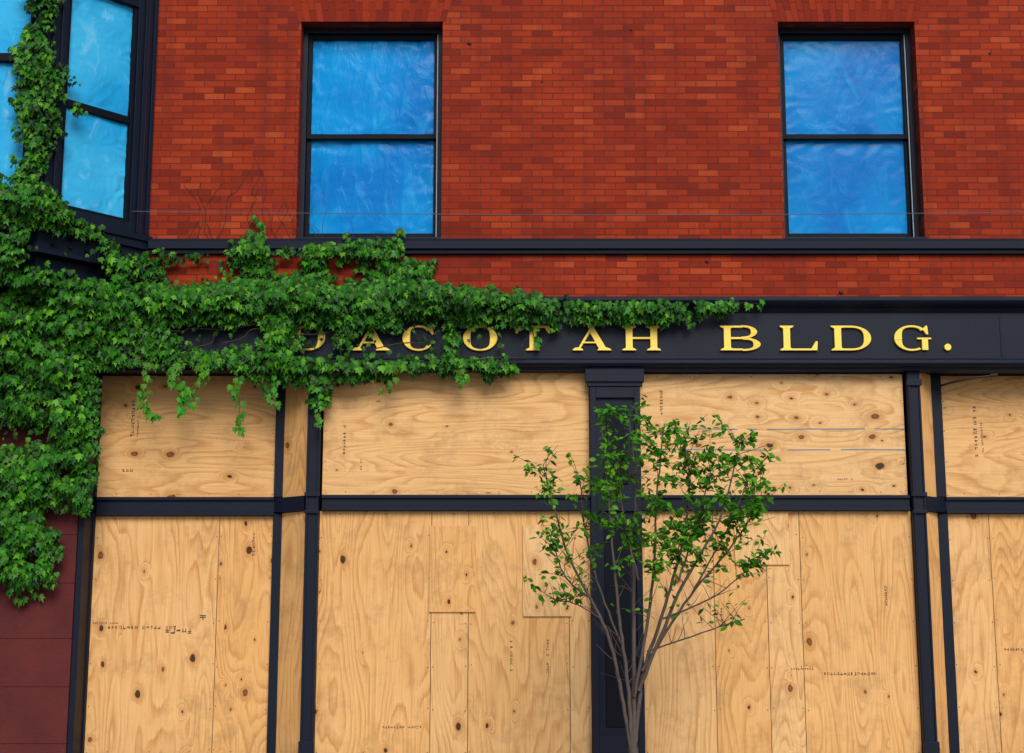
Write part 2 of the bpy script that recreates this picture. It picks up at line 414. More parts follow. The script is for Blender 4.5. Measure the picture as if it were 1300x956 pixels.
# ------------------------------------------------------------------ shop front (cast iron)
S = MB()
SX0, SX1 = -4.09, WX1
ZS = .34            # sill of the shop windows
def bay(x0, x1, yf, z0=2.61):
    S.box(x0, x1, yf - .07, yf + .1, z0 + .03, 2.75, M_navy)
    S.box(x0, x1, yf - .095, yf - .0701, 2.725, 2.755, M_navy); S.box(x0, x1, yf - .085, yf + .1, z0, z0 + .029, M_navy)
REC = .24
bay(-1.80, .741, 0); bay(1.225, 3.765, 0); bay(-4.0, -2.29, REC, 2.58); bay(4.18, WX1, REC, 2.60)
for (xa, xb) in ((-2.29, -1.966), (4.18, 3.893)):
    z0, z1 = 2.61, 2.75
    S.hexa([(xa, REC - .07, z0), (xb, -.07, z0), (xb, .08, z0), (xa, REC + .08, z0),
            (xa, REC - .07, z1), (xb, -.07, z1), (xb, .08, z1), (xa, REC + .08, z1)], M_navy)
for z0, z1 in ((ZS, 2.60), (2.76, 3.96)):
    S.box(-2.30, -2.215, REC - .06, REC + .1, z0, z1, M_navy)
    S.box(4.10, 4.195, REC - .06, REC + .1, z0, z1, M_navy)
    S.box(-4.09, -4.02, REC - .06, REC + .1, z0, z1, M_navy)
S.box(-4.09, -4.035, -.08, REC - .061, ZS, 3.96, M_navy)
def column(x0, x1):
    S.box(x0, x1, -.10, .12, ZS, 3.96, M_navy)
    for q in (x0 + .004, x1 - .022): S.box(q, q + .018, -.112, -.1001, ZS + .05, 3.9, M_navy)
    for z0, h in ((3.80, .06), (2.58, .03), (2.74, .04), (ZS + .01, .14)):
        S.box(x0 - .008, x1 + .008, -.128, -.09, z0, z0 + h, M_navy)
column(-1.95, -1.825); column(3.785, 3.91)
S.box(.741, 1.225, -.10, .15, ZS, 3.96, M_navy)
S.box(.745, .80, -.135, -.1001, ZS + .05, 3.8, M_navy); S.box(1.165, 1.22, -.135, -.1001, ZS + .05, 3.8, M_navy)
S.box(.80, 1.165, -.134, -.1001, 2.6, 2.78, M_navy); S.box(.80, 1.165, -.134, -.1001, ZS + .05, ZS + .2, M_navy); S.box(.80, 1.165, -.134, -.1001, 3.68, 3.8, M_navy)
S.box(.87, 1.10, -.118, -.1001, ZS + .28, 2.52, M_blk); S.box(.87, 1.10, -.118, -.1001, 2.86, 3.6, M_blk)
S.box(.70, 1.26, -.17, -.09, 3.83, 3.955, M_navy); S.box(.72, 1.245, -.15, -.0901, 3.79, 3.829, M_navy)
S.box(SX0, SX1, -.04, REC + .1, 0.02, ZS - .055, M_blk)
S.prof([(-.04, ZS - .054), (-.10, ZS - .045), (-.11, ZS - .02), (-.10, ZS - .002), (REC + .1, ZS - .002), (REC + .1, ZS - .054)], SX0, SX1, M_blk)
S.box(-4.09, SX1, REC + .13, REC + .16, ZS, 3.96, M_dark)
S.box(1.247, 3.765, .03, .05, 3.93, 3.962, M_film)
ent = [(0, 3.94), (-.16, 3.94), (-.17, 3.965), (-.20, 3.975), (-.22, 4.0), (-.22, 4.03), (-.17, 4.045), (-.15, 4.06), (-.15, 4.50), (-.17, 4.52),
       (-.19, 4.54), (-.21, 4.55), (-.25, 4.575), (-.27, 4.60), (-.27, 4.635), (-.22, 4.65), (0, 4.66)]
S.prof(ent, -5.9, SX1, M_navy)
S.box(4.685, 4.70, -.156, -.1501, 4.075, 4.47, M_navy)
S.box(-5.9, SX1, 0.0, .3, 3.962, 3.999, M_navy)
S.obj("cast_iron_shopfront", B, .004)
P = MB()
rows = [.02, .47, .98, 1.42, 1.93, 2.38, 2.88, 3.4, 3.938]
for i in range(len(rows) - 1):
    xs = [-7.5, -6.2 + .3 * (i % 2), -5.3 - .25 * (i % 2), -4.093]
    for k in range(len(xs) - 1):
        P.box(xs[k] + .002, xs[k + 1] - .002, -.092 - .004 * R(), .3, rows[i], rows[i + 1] - .003, M_stone)
P.box(-7.48, -4.1, -.086, .29, .03, 3.93, M_mort)
P.obj("brownstone_pier", B, .004)

# ------------------------------------------------------------------ sign letters
L = MB(); ZL, ZH = 4.13, 4.372; HH = ZH - ZL
cnt = [0]
def seg(p):
    cnt[0] += 1
    L.ext(p, -.178 - .0006 * (cnt[0] % 7), -.150, M_gold)
def rect(x0, x1, z0, z1): seg([(x0, z0), (x1, z0), (x1, z1), (x0, z1)])
TN = .019
def serif(xc, z, half, up):
    h = TN * .8
    if up: seg([(xc - half, z), (xc + half, z), (xc + half, z + h * .7), (xc + half * .45, z + h * 1.9), (xc - half * .45, z + h * 1.9), (xc - half, z + h * .7)])
    else: seg([(xc - half, z), (xc - half, z - h * .7), (xc - half * .45, z - h * 1.9), (xc + half * .45, z - h * 1.9), (xc + half, z - h * .7), (xc + half, z)])
def stem(xc, w=.066, sf=.066):
    rect(xc - w / 2, xc + w / 2, ZL, ZH); serif(xc, ZL, sf, True); serif(xc, ZH, sf, False)
def arc(cx, cz, rx, rz, a0, a1, tk, tn, n=20):
    for i in range(n):
        t0 = math.radians(a0 + (a1 - a0) * i / n); t1 = math.radians(a0 + (a1 - a0) * (i + 1) / n)
        def pt(t, s):
            th = tn + (tk - tn) * abs(math.cos(t)) ** 1.6
            return (cx + (rx - s * th) * math.cos(t), cz + (rz - s * tn) * math.sin(t))
        seg([pt(t0, 0), pt(t1, 0), pt(t1, 1), pt(t0, 1)])
cz = (ZL + ZH) / 2
def lD(x0, x1):
    stem(x0 + .062); m = x0 + .062
    xm = x0 + (x1 - x0) * .50
    rect(m, xm, ZH - TN, ZH); rect(m, xm, ZL, ZL + TN)
    arc(xm, cz, x1 - xm, HH / 2, -90, 90, .070, TN)
def lA(x0, x1):
    xm = (x0 + x1) / 2 - .005
    seg([(x0 + .04, ZL), (x0 + .062, ZL), (xm + .012, ZH - .03), (xm - .002, ZH)])
    seg([(xm - .012, ZH), (xm + .016, ZH), (x1 - .035, ZL), (x1 - .11, ZL), (xm - .026, ZH - .04)])
    rect(x0 + .085, x1 - .11, ZL + .07, ZL + .07 + TN * .8)
    serif(x0 + .05, ZL, .05, True); serif(x1 - .066, ZL, .066, True)
def lC(x0, x1, g=False):
    cx = (x0 + x1) / 2
    arc(cx, cz, (x1 - x0) / 2, HH / 2 + .004, 42, 318 if not g else 300, .074, TN, 30)
    seg([(x1 - .035, ZH), (x1 - .02, ZH), (x1 - .012, ZH - .085), (x1 - .03, ZH - .085), (x1 - .065, ZH - .035)])
    if g:
        rect(x1 - .075, x1 - .017, ZL + .005, cz - .01); rect(x1 - .12, x1 + .015, cz - .012, cz + .004)
    else:
        seg([(x1 - .06, ZL + .03), (x1 - .03, ZL + .05), (x1 - .005, ZL + .075), (x1 - .02, ZL + .08), (x1 - .07, ZL + .03)])
def lO(x0, x1): arc((x0 + x1) / 2, cz, (x1 - x0) / 2, HH / 2 + .004, 0, 360, .072, TN, 36)
def lT(x0, x1):
    stem((x0 + x1) / 2); rect(x0, x1, ZH - TN, ZH)
    for sx, s in ((x0, 1), (x1, -1)): seg([(sx, ZH), (sx - .006 * s, ZH - .075), (sx + .012 * s, ZH - .075), (sx + .05 * s, ZH - .012), (sx + .05 * s, ZH)])
def lH(x0, x1):
    stem(x0 + .062); stem(x1 - .062); rect(x0 + .062, x1 - .062, cz - TN / 2, cz + TN / 2)
def lB(x0, x1):
    stem(x0 + .062); m = x0 + .062; xm = x0 + (x1 - x0) * .55
    for z in (ZH - TN, cz - TN / 2, ZL): rect(m, xm, z, z + TN)
    arc(xm - .01, (cz + ZH) / 2, x1 - xm - .02, (ZH - cz) / 2 + TN / 4, -90, 90, .062, TN); arc(xm, (cz + ZL) / 2, x1 - xm, (cz - ZL) / 2 + TN / 4, -90, 90, .070, TN)
def lL(x0, x1):
    stem(x0 + .062); rect(x0 + .062, x1, ZL, ZL + TN)
    seg([(x1, ZL), (x1 + .006, ZL + .09), (x1 - .012, ZL + .09), (x1 - .06, ZL + .012), (x1 - .06, ZL)])
lD(-2.12, -1.79); lA(-1.53, -1.17); lC(-1.05, -.74); lO(-.47, -.14); lT(.04, .36); lA(.58, .95); lH(1.06, 1.42)
lB(2.0, 2.38); lL(2.57, 2.92); lD(3.06, 3.44); lC(3.66, 4.0, True)
seg([(4.17 + .033 * math.cos(t * math.pi / 8), ZL + .033 + .033 * math.sin(t * math.pi / 8)) for t in range(16)])
sg = empty("building_sign"); L.obj("gilded_letters", sg, .0025)

# ------------------------------------------------------------------ plywood
def board(par, x0, x1, y, z0, z1, horiz, th=.018, tint=None, kn=.5, pts=None):
    mb = MB(); m = M_plyH if horiz else M_plyV
    if pts: mb.hexa(pts, m)
    else:
        g = .0028; mb.box(x0 + g, x1 - g, y, y + th, z0 + g, z1 - g, m)
    ob = mb.obj("board", par, .0015); ob.color = (R(), U(.1, .9) if tint is None else tint, kn, 1)
    return ob
def screws(par, x0, x1, y, z0, z1, st=.3):
    mb = MB()
    zz = z0 + .03
    while zz < z1:
        for xx in (x0 + .025, x1 - .025): mb.stud(xx + U(-.006, .006), y, zz + U(-.02, .02), .006, M_screw, .001)
        zz += st
    xx = x0 + .2
    while xx < x1 - .1:
        for z_ in (z0 + .03, z1 - .03): mb.stud(xx + U(-.03, .03), y, z_, .006, M_screw, .001)
        xx += st
    mb.obj("screws", par)
def stamp(mb, x, z, n, y, h=.03, vert=False):
    for i in range(n):
        if R() < .12: continue
        for k in range(3):
            a, b = R() * h * .7, R() * h
            q = i * h * 1.05
            if R() < .5: r = (a, a + h * .15, h * .3 * R(), h)
            else: r = (0, h * .75, b * .8, b * .8 + h * .15)
            yy = y - .0012 - .0003 * k - .0001 * (i % 3)
            if vert: X0, X1, Z0, Z1 = x + r[2], x + r[3], z + q + r[0], z + q + r[1]
            else: X0, X1, Z0, Z1 = x + q + r[0], x + q + r[1], z + r[2], z + r[3]
            mb.face([(X0, yy, Z0), (X1, yy, Z0), (X1, yy, Z1), (X0, yy, Z1)], M_ink)
YF, YR = -.02, REC - .02
e = empty("plywood_panel"); board(e, -4.02, -2.30, YR, 2.76, 3.955, True, tint=.65, kn=.3); screws(e, -4.02, -2.3, YR, 2.76, 3.95)
mb = MB(); stamp(mb, -3.72, 3.35, 10, YR, .035, True); stamp(mb, -3.66, 3.35, 10, YR, .02, True); stamp(mb, -3.78, 3.0, 3, YR, .035); mb.obj("stamps", e)
e = empty("plywood_panel"); board(e, -1.81, .741, YF, 2.76, 3.955, True, tint=.4, kn=.3); screws(e, -1.81, .741, YF, 2.76, 3.95)
mb = MB(); stamp(mb, -1.62, 3.15, 9, YF, .03, True); stamp(mb, -1.45, 3.0, 5, YF, .02, True); mb.obj("stamps", e)
e = empty("plywood_panel"); board(e, 1.225, 3.765, YF, 2.755, 3.93, True, tint=.1, kn=.6); screws(e, 1.225, 3.765, YF, 2.76, 3.93)
mb = MB()
for zz, xa in ((3.39, 1.5), (3.19, 1.3)):
    n = 24
    for i in range(n):
        x0 = xa + (3.76 - xa) * i / n; x1 = xa + (3.76 - xa) * (i + 1) / n
        if R() < .12: continue
        f = lambda x: zz + .006 * math.sin(x * 2.2) + (x - 2.5) * -.006
        mb.face([(x0, YF - .0015, f(x0)), (x1, YF - .0015, f(x1)), (x1, YF - .0015, f(x1) + .010), (x0, YF - .0015, f(x0) + .010)], M_blue)
stamp(mb, 1.42, 3.5, 9, YF, .03, True); stamp(mb, 3.1, 2.9, 8, YF, .02); mb.obj("chalk_marks", e)
e = empty("plywood_panel"); board(e, 4.195, 5.2, YR, 2.76, 3.955, True, tint=.5, kn=.4); board(e, 5.2, 8.45, YR, 2.76, 3.955, True, tint=.5, kn=.4)
screws(e, 4.195, 5.2, YR, 2.76, 3.95); mb = MB(); stamp(mb, 4.5, 3.15, 14, YR, .035, True); stamp(mb, 4.57, 3.2, 14, YR, .02, True); mb.obj("stamps", e)
for z0, z1 in ((ZS + .002, 2.605), (2.755, 3.955)):
    for (xa, xb) in ((-2.215, -1.95), (4.10, 3.90)):
        e = empty("plywood_strip"); ya, yb = REC - .05, -.05
        board(e, 0, 0, 0, 0, 0, False, tint=.95, kn=.2, pts=[(xa, ya, z0), (xb, yb, z0), (xb, yb + .02, z0), (xa, ya + .02, z0), (xa, ya, z1), (xb, yb, z1), (xb, yb + .02, z1), (xa, ya + .02, z1)])
def lower(lst, y):
    e = empty("plywood_panel")
    for (x0, x1, z0, z1, t, k) in lst: board(e, x0, x1, y, z0, z1, False, tint=t, kn=k); screws(e, x0, x1, y, z0, z1, .4)
    return e
Z0, Z1 = ZS, 2.61
e = lower([(-4.02, -2.82, Z0, 2.58, .7, .34), (-2.82, -2.30, Z0, 2.58, 1, .5)], YR)
mb = MB(); stamp(mb, -4.0, 1.5, 22, YR, .035); stamp(mb, -4.0, 1.55, 12, YR, .02); stamp(mb, -3.3, 1.46, 5, YR, .05); stamp(mb, -2.98, 1.46, 3, YR, .06, True)
stamp(mb, -2.5, 2.2, 7, YR, .03, True); mb.obj("stamps", e)
e = lower([(-1.825, -.76, Z0, Z1, .8, .22), (-.76, -.41, Z0, Z1, .5, .4), (-.41, .54, Z0, Z1, .75, .36), (.54, .741, Z0, Z1, .3, .25)], YF)
board(e, -.78, -.34, YF - .019, 1.66, 2.47, False, tint=.9, kn=1.0)
board(e, .10, .56, YF - .019, 1.62, 2.48, False, tint=.1, kn=.5)
mb = MB(); stamp(mb, -.02, 1.12, 11, YF, .025, True); stamp(mb, .32, 1.1, 12, YF, .025, True); stamp(mb, -1.2, .6, 14, YF, .025); mb.obj("stamps", e)
e = lower([(1.225, 1.9, Z0, Z1, .35, .28), (1.9, 2.4, Z0, Z1, .85, .25), (2.4, 2.72, Z0, Z1, .3, .6), (2.72, 3.785, Z0, Z1, .8, .42)], YF)
board(e, 2.1, 2.62, YF - .019, 2.1, 2.608, False, tint=.05, kn=.4)
mb = MB(); stamp(mb, 2.9, 1.08, 16, YF, .03); stamp(mb, 2.6, 1.13, 10, YF, .02); stamp(mb, 1.95, 1.5, 8, YF, .025, True); stamp(mb, 3.5, 1.7, 8, YF, .025, True); mb.obj("stamps", e)
e = lower([(4.195, 4.6, Z0, 2.60, .5, .35), (4.6, 5.5, Z0, 2.6, .9, .4), (5.5, 8.45, Z0, 2.6, .6, .4)], YR)
mb = MB(); stamp(mb, 4.65, 1.3, 8, YR, .025); mb.obj("stamps", e)

# ------------------------------------------------------------------ wall iron, cable
i_ = MB()
tube(i_, [(4.18, .12, 3.84), (4.22, -.15, 3.83), (4.40, -.22, 3.86), (4.56, -.25, 3.875)], .011, .009, M_metal, 8)
tube(i_, [(4.54, -.25, 3.875), (4.60, -.27, 3.877)], .018, .014, M_metal, 8)
i_.obj("iron_bracket", None, 0, True)
an = empty("wall_anchor")
a_ = MB()
for (x, z, r) in ((-.43, 7.31, .022), (1.91, 5.05, .018), (3.21, 4.74, .024), (.3, 6.9, .008), (4.8, 7.2, .01), (1.2, 7.45, .01)):
    a_.stud(x, 0, z, r, M_metal, .02)
a_.obj("bolts", an)
cb = MB(); pts = []
for k in range(41):
    t = k / 40; x = -3.9 + 12.2 * t; pts.append((x, -.14, 5.52 - .06 * math.sin(math.pi * t) + .05 * t))
tube(cb, pts, .0038, .0038, simple("cable_grey", (.12, .13, .16), .5), 5)
for x in (-3.9, 8.28): tube(cb, [(x, 0, 5.55 if x > 0 else 5.5), (x, -.15, 5.57 if x > 0 else 5.52)], .01, .01, M_metal)
cb.obj("cable", None)

# ------------------------------------------------------------------ ivy
IVY = [(-5.9, 5.5), (-4.94, 5.54), (-4.49, 5.69), (-4.25, 5.52), (-3.86, 5.22), (-3.78, 5.08), (-3.4, 5.13), (-2.93, 5.08), (-2.83, 5.03), (-2.65, 5.3), (-2.47, 5.42), (-2.31, 5.14), (-1.89, 5.22), (-1.59, 5.21), (-1.14, 5.29), (-1.06, 5.07), (-0.79, 5.03), (-0.72, 4.83), (-0.23, 4.74), (0.38, 4.66), (0.83, 4.59), (1.5, 4.58), (2.28, 4.57), (1.87, 4.44), (1.5, 4.38), (0.97, 4.39), (0.5, 4.36), (0.3, 4.30), (-.1, 4.36), (-.1, 4.12), (.05, 4.05), (0.0, 3.88), (-0.67, 3.92), (-0.97, 3.92), (-1.26, 3.86), (-1.56, 3.77), (-1.71, 3.84),
       (-1.79, 3.58), (-1.89, 3.58), (-1.97, 3.77), (-2.23, 3.83), (-2.26, 3.62), (-2.34, 3.77), (-2.61, 3.92), (-3.06, 3.96), (-3.43, 4.0), (-3.73, 3.92), (-3.92, 3.92), (-3.92, 3.54), (-3.89, 3.24), (-3.92, 2.88), (-3.97, 2.58), (-4.2, 2.5), (-4.22, 2.29), (-4.27, 1.89), (-4.57, 1.89), (-4.72, 1.96), (-5.9, 1.9)]
def rc(x0, x1, z0, z1): return [(x0, z0), (x1, z0), (x1, z1), (x0, z1)]
HOLES = [[(-3.4, 5.0), (-2.75, 5.05), (-2.63, 4.88), (-3.32, 4.77)], [(-1.76, 5.05), (-1.52, 5.07), (-1.52, 4.84), (-1.72, 4.82)], [(-2.34, 5.1), (-2.06, 5.13), (-2.06, 4.97), (-2.29, 4.95)],
         [(-3.22, 4.35), (-2.41, 4.38), (-2.41, 4.18), (-3.15, 4.15)], [(-5.2, 3.45), (-4.38, 3.39), (-4.32, 3.26), (-5.2, 3.2)], [(-4.42, 5.14), (-3.9, 5.14), (-3.84, 4.8), (-4.45, 4.8)],
         rc(-2.02, -1.74, 4.08, 4.36), rc(-1.48, -1.10, 4.04, 4.32), rc(-1.04, -.68, 4.04, 4.38), rc(-.50, -.10, 4.07, 4.38), rc(-.04, .39, 4.02, 4.37),
         [(-4.35, 2.62), (-4.1, 2.62), (-4.1, 2.45), (-4.35, 2.45)]]
IVYB = [(-4.58, 8.0), (-4.28, 8.0), (-4.28, 7.34), (-4.35, 7.1), (-4.27, 6.87), (-4.18, 6.6), (-4.13, 6.33), (-4.2, 6.18), (-4.21, 5.95), (-4.34, 5.72), (-4.36, 5.5), (-4.2, 5.35), (-4.3, 5.25), (-4.75, 5.25), (-4.62, 5.5), (-4.57, 5.87), (-4.65, 6.1), (-4.61, 6.48), (-4.67, 6.87), (-4.57, 7.05), (-4.58, 7.34)]
def sd(poly, x, z):
    ins = False; best = 9; n = len(poly)
    for i in range(n):
        x1, z1 = poly[i]; x2, z2 = poly[(i + 1) % n]
        if (z1 > z) != (z2 > z) and x < (x2 - x1) * (z - z1) / (z2 - z1) + x1: ins = not ins
        dx, dz = x2 - x1, z2 - z1; t = max(0, min(1, ((x - x1) * dx + (z - z1) * dz) / (dx * dx + dz * dz + 1e-9)))
        best = min(best, math.hypot(x - x1 - t * dx, z - z1 - t * dz))
    return best if ins else -best
LV, LF, LC = [], [], []
SH = [(0, 0), (-.30, -.06), (-.52, .18), (-.36, .36), (-.52, .66), (-.20, .62), (0, 1.15), (.20, .62), (.52, .66), (.36, .36), (.52, .18), (.30, -.06)]
def ivyleaf(p, size, nrm, tip, colr):
    n = nrm.normalized(); t = (tip - n * tip.dot(n)).normalized(); s = t.cross(n)
    k = len(LV); fold = U(.10, .4); curl = U(.05, .5); sx = U(.7, 1.1)
    LV.append(tuple(p + t * size * .42)); LC.append(colr)
    for (a, b) in SH:
        q = p + s * (a * size * sx) + t * (b * size) - n * (abs(a) * fold * size + max(0, b - .4) ** 2 * curl * size)
        LV.append(tuple(q)); LC.append(colr)
    m = len(SH)
    for i in range(m): LF.append((k, k + 1 + i, k + 1 + (i + 1) % m))
def depth(x, z):
    if z > 4.66:
        d = .03
        if x < -3.57:   # follow the bay window
            t = (x + 4.36) / .79
            d = .05 + .87 * (1 - max(0, min(1, t)))
            if z < 5.3: d *= .72 + .28 * max(0, min(1, (z - 4.66) / .4))
            d = max(d, .25 if z < 4.85 else .05)
        elif z < 4.85: d = .03 + .25 * (4.85 - z) / .19
        elif z > 5.08: d = .09
    elif z > 4.5: d = .28
    elif z > 3.93: d = .22
    else: d = .16 if x > -4.1 else .12
    if z <= 4.66 and x < -3.8: d = max(d, .2 + .25 * max(0, min(1, (z - 3.2) / 1.3)) * min(1, (-3.8 - x) / .4))
    return d
def lobes(x, z):
    v = Vector((x * 3.2, z * 4.2, 1.3)); return noise.noise(v) + .6 * noise.noise(v * 2.3)
def addivy(poly, holes, count, bx, thick, edge=.09):
    done = tries = 0
    while done < count and tries < count * 12:
        tries += 1
        x = U(bx[0], bx[1]); z = U(bx[2], bx[3])
        s = sd(poly, x, z)
        if s < -.12: continue
        sh = 9
        for h in holes:
            if abs(h[0][0] - x) < 1.4 and abs(h[0][1] - z) < .7: sh = min(sh, -sd(h, x, z))
        nz = noise.noise(Vector((x * 7, z * 7, 4.0))); nf = noise.noise(Vector((x * 19, z * 19, 9.0)))
        if s + nz * edge + nf * .06 < 0: continue
        if sh - .01 + nz * .06 + nf * .06 < 0 and R() > .05: continue
        s = min(s, sh)
        lb = lobes(x, z)
        if lb < -.36 and R() < .7: continue
        if x > -3.6 and nf < -.28 and R() < .5: continue
        T = thick * (.25 + .9 * max(0, lb + .45)) * min(1, .2 + max(s, 0) / .22)
        if x > -3.5: T *= .65
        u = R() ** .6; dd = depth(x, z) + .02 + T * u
        n = Vector((U(-.7, .7), -1, U(-.25, .8)))
        tip = Vector((U(-.8, .8), U(-.5, .05), -1))
        sz = U(.042, .088) * (.8 if s < .05 else 1)
        b = .10 + .90 * u ** 1.6  # deeper leaves darker: shade inside the ivy put into leaf colour
        y_ = R()
        g = (.014 + .04 * y_ * y_, .095 + .13 * y_, .003 + .003 * y_)
        if R() < .15: g = (.10, .32, .008)
        if R() < .12: g = (.008, .05, .004)
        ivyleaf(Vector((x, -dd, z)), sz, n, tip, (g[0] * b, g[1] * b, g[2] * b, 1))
        done += 1
    return done
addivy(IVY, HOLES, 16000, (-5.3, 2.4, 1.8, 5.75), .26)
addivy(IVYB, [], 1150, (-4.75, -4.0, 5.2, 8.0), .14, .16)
st = MB()
def strand(pts, n, r=.05):
    path = smoothpath(pts, 8, .004); tube(st, path, .004, .002, M_stem, 4)
    for i in range(n):
        q = path[int(R() * (len(path) - 1))]
        ivyleaf(Vector(q) + Vector((U(-r, r), U(-.03, .0), U(-.03, .03))), U(.045, .08), Vector((U(-.5, .5), -1, U(0, .6))), Vector((U(-.7, .7), -.2, -1)), (.02 + .05 * R(), .12 + .14 * R(), .005, 1))
for pts, n in (([(-3.42, -.25, 4.0), (-3.46, -.3, 3.84), (-3.44, -.28, 3.6), (-3.37, -.26, 3.5)], 34), ([(-3.15, -.27, 4.0), (-3.2, -.3, 3.86), (-3.1, -.28, 3.7), (-3.12, -.26, 3.47)], 52),
               ([(-3.2, -.27, 3.8), (-3.05, -.3, 3.72), (-3.0, -.28, 3.62)], 16), ([(-2.94, -.27, 4.0), (-2.92, -.3, 3.84), (-3.02, -.28, 3.66)], 18),
               ([(-2.62, -.27, 3.95), (-2.6, -.3, 3.75), (-2.57, -.28, 3.58), (-2.56, -.28, 3.3)], 26), ([(-2.26, -.27, 3.9), (-2.27, -.3, 3.7), (-2.25, -.28, 3.58)], 14),
               ([(-4.3, -.15, 2.4), (-4.35, -.16, 2.1), (-4.42, -.15, 1.8)], 26), ([(-4.6, -.15, 2.2), (-4.62, -.16, 1.95), (-4.55, -.15, 1.75)], 22),
               ([(1.9, -.29, 4.55), (2.1, -.29, 4.57), (2.42, -.29, 4.56)], 22), ([(-2.5, -.05, 5.2), (-2.48, -.06, 5.42), (-2.5, -.05, 5.5)], 14),
               ([(-.72, -.2, 4.6), (-.6, -.2, 4.4), (-.58, -.2, 4.2), (-.6, -.25, 4.0)], 26), ([(.1, -.2, 4.5), (.2, -.2, 4.3), (.22, -.2, 4.2)], 8),
               ([(-1.4, -.2, 4.5), (-1.36, -.2, 4.3)], 8), ([(-1.15, -.28, 4.0), (-1.12, -.3, 3.85), (-1.18, -.28, 3.74)], 12), ([(-.5, -.28, 3.98), (-.46, -.3, 3.86), (-.5, -.28, 3.78)], 9),
               ([(-1.8, -.28, 3.7), (-1.83, -.3, 3.5), (-1.8, -.28, 3.4)], 10), ([(-1.12, -.08, 5.2), (-1.1, -.1, 5.38)], 7), ([(-1.55, -.08, 5.2), (-1.6, -.1, 5.33)], 6),
               ([(-4.36, -.9, 5.3), (-4.42, -.92, 5.9), (-4.38, -.92, 6.6), (-4.42, -.9, 7.4), (-4.4, -.9, 8.0)], 60)):
    strand(pts, n)
for k in range(16):
    x = U(-3.3, -1.6); z = U(5.05, 5.3); pts = [(x, -.008, z)]
    for j in range(random.randint(3, 6)):
        x += U(-.10, .10); z += U(.06, .22); pts.append((x, -.008, z))
    tube(st, smoothpath(pts, 4, .004), .0028, .0012, M_stem, 4)
for k in range(14):
    x = U(-4.9, -.2); z = U(4.0, 4.5); pts = [(x, -.3, z)]
    for j in range(5):
        x += U(-.05, .3); z += U(-.05, .1); pts.append((x, -depth(x, z) - .03, z))
    tube(st, smoothpath(pts, 4, .004), .006, .003, M_stem, 4)
ivy = empty("climbing_ivy")
def leafobj(name, mat, parent):
    me = bpy.data.meshes.new(name); me.from_pydata(LV, [], LF); me.materials.append(mat)
    ca = me.color_attributes.new("Col", 'FLOAT_COLOR', 'POINT')
    ca.data.foreach_set("color", [v for c in LC for v in c])
    ob = bpy.data.objects.new(name, me); col.objects.link(ob); ob.parent = parent
leafobj("leaves", M_leaf, ivy); st.obj("stems", ivy, 0, True)

# ------------------------------------------------------------------ sapling
LV, LF, LC = [], [], []
sap = empty("sapling_tree"); T = MB(); TY = -2.2
def tleaf(p, size, nrm, tip, colr):
    n = nrm.normalized(); t = (tip - n * tip.dot(n)).normalized(); s = t.cross(n); k = len(LV)
    for (a, b, f) in ((0, 0, 0), (-.3, .35, .12), (-.26, .7, .14), (0, 1.1, .1), (.26, .7, .14), (.3, .35, .12)):
        LV.append(tuple(p + s * a * size + t * b * size + n * f * size)); LC.append(colr)
    LF.append((k, k + 1, k + 2, k + 3)); LF.append((k, k + 3, k + 4, k + 5))
tube(T, smoothpath([(.96, TY, 0), (.955, TY, .3), (.94, TY, .62)], 5, .002), .048, .038, M_bark, 9)
STEMS = [([(.93, 0, .55), (.86, .02, 1.0), (.74, .02, 1.51), (.47, .05, 2.05), (.33, .06, 2.5), (.25, .05, 2.82)], .018),
         ([(.62, .0, 1.76), (.42, -.1, 1.92), (.30, -.15, 2.25)], .008),
         ([(.93, 0, .6), (.90, -.03, 1.1), (.82, -.1, 1.75), (.76, -.16, 2.5), (.70, -.2, 3.2)], .019),
         ([(.86, 0, 1.4), (.68, .15, 1.9), (.58, .2, 2.4), (.56, .2, 2.7)], .010),
         ([(.94, 0, .58), (.955, .04, 1.1), (.97, .12, 2.0), (1.0, .2, 2.7), (.95, .2, 3.26)], .022),
         ([(.95, 0, 1.0), (1.09, -.1, 1.8), (1.13, -.2, 2.5), (1.2, -.22, 3.12)], .015),
         ([(.95, 0, .6), (1.02, .03, 1.15), (1.2, .1, 1.65), (1.38, .15, 2.25), (1.44, .2, 2.75), (1.39, .2, 3.05)], .019),
         ([(.99, 0, 1.05), (1.3, -.15, 1.8), (1.6, -.3, 2.35), (1.78, -.3, 2.95)], .016),
         ([(1.02, 0, 1.2), (1.38, .2, 1.72), (1.8, .3, 2.2), (2.05, .35, 2.56)], .013),
         ([(1.2, .1, 1.6), (1.6, 0, 1.78), (1.93, 0, 2.05)], .008),
         ([(1.06, 0, 1.35), (1.42, -.2, 1.48), (1.79, -.25, 1.6)], .007),
         ([(1.3, -.1, 1.9), (1.5, .1, 2.4), (1.62, .2, 2.8)], .009),
         ([(1.45, .2, 1.82), (1.72, .1, 2.3), (1.9, .1, 2.7)], .008),
         ([(1.0, 0, 1.9), (.88, .1, 2.5), (.86, .1, 2.9)], .009),
         ([(.7, 0, 1.6), (.5, .1, 1.72), (.34, .1, 1.74)], .005)]
def zone(x, z):
    v = 0
    if x > .6 and z > 1.95: v = .98 if x > 1.0 else .7
    elif x <= .6 and z > 1.7: v = .38
    elif z > 1.5: v = .12
    if .45 < x < .72 and z < 2.2: v *= .3
    return v
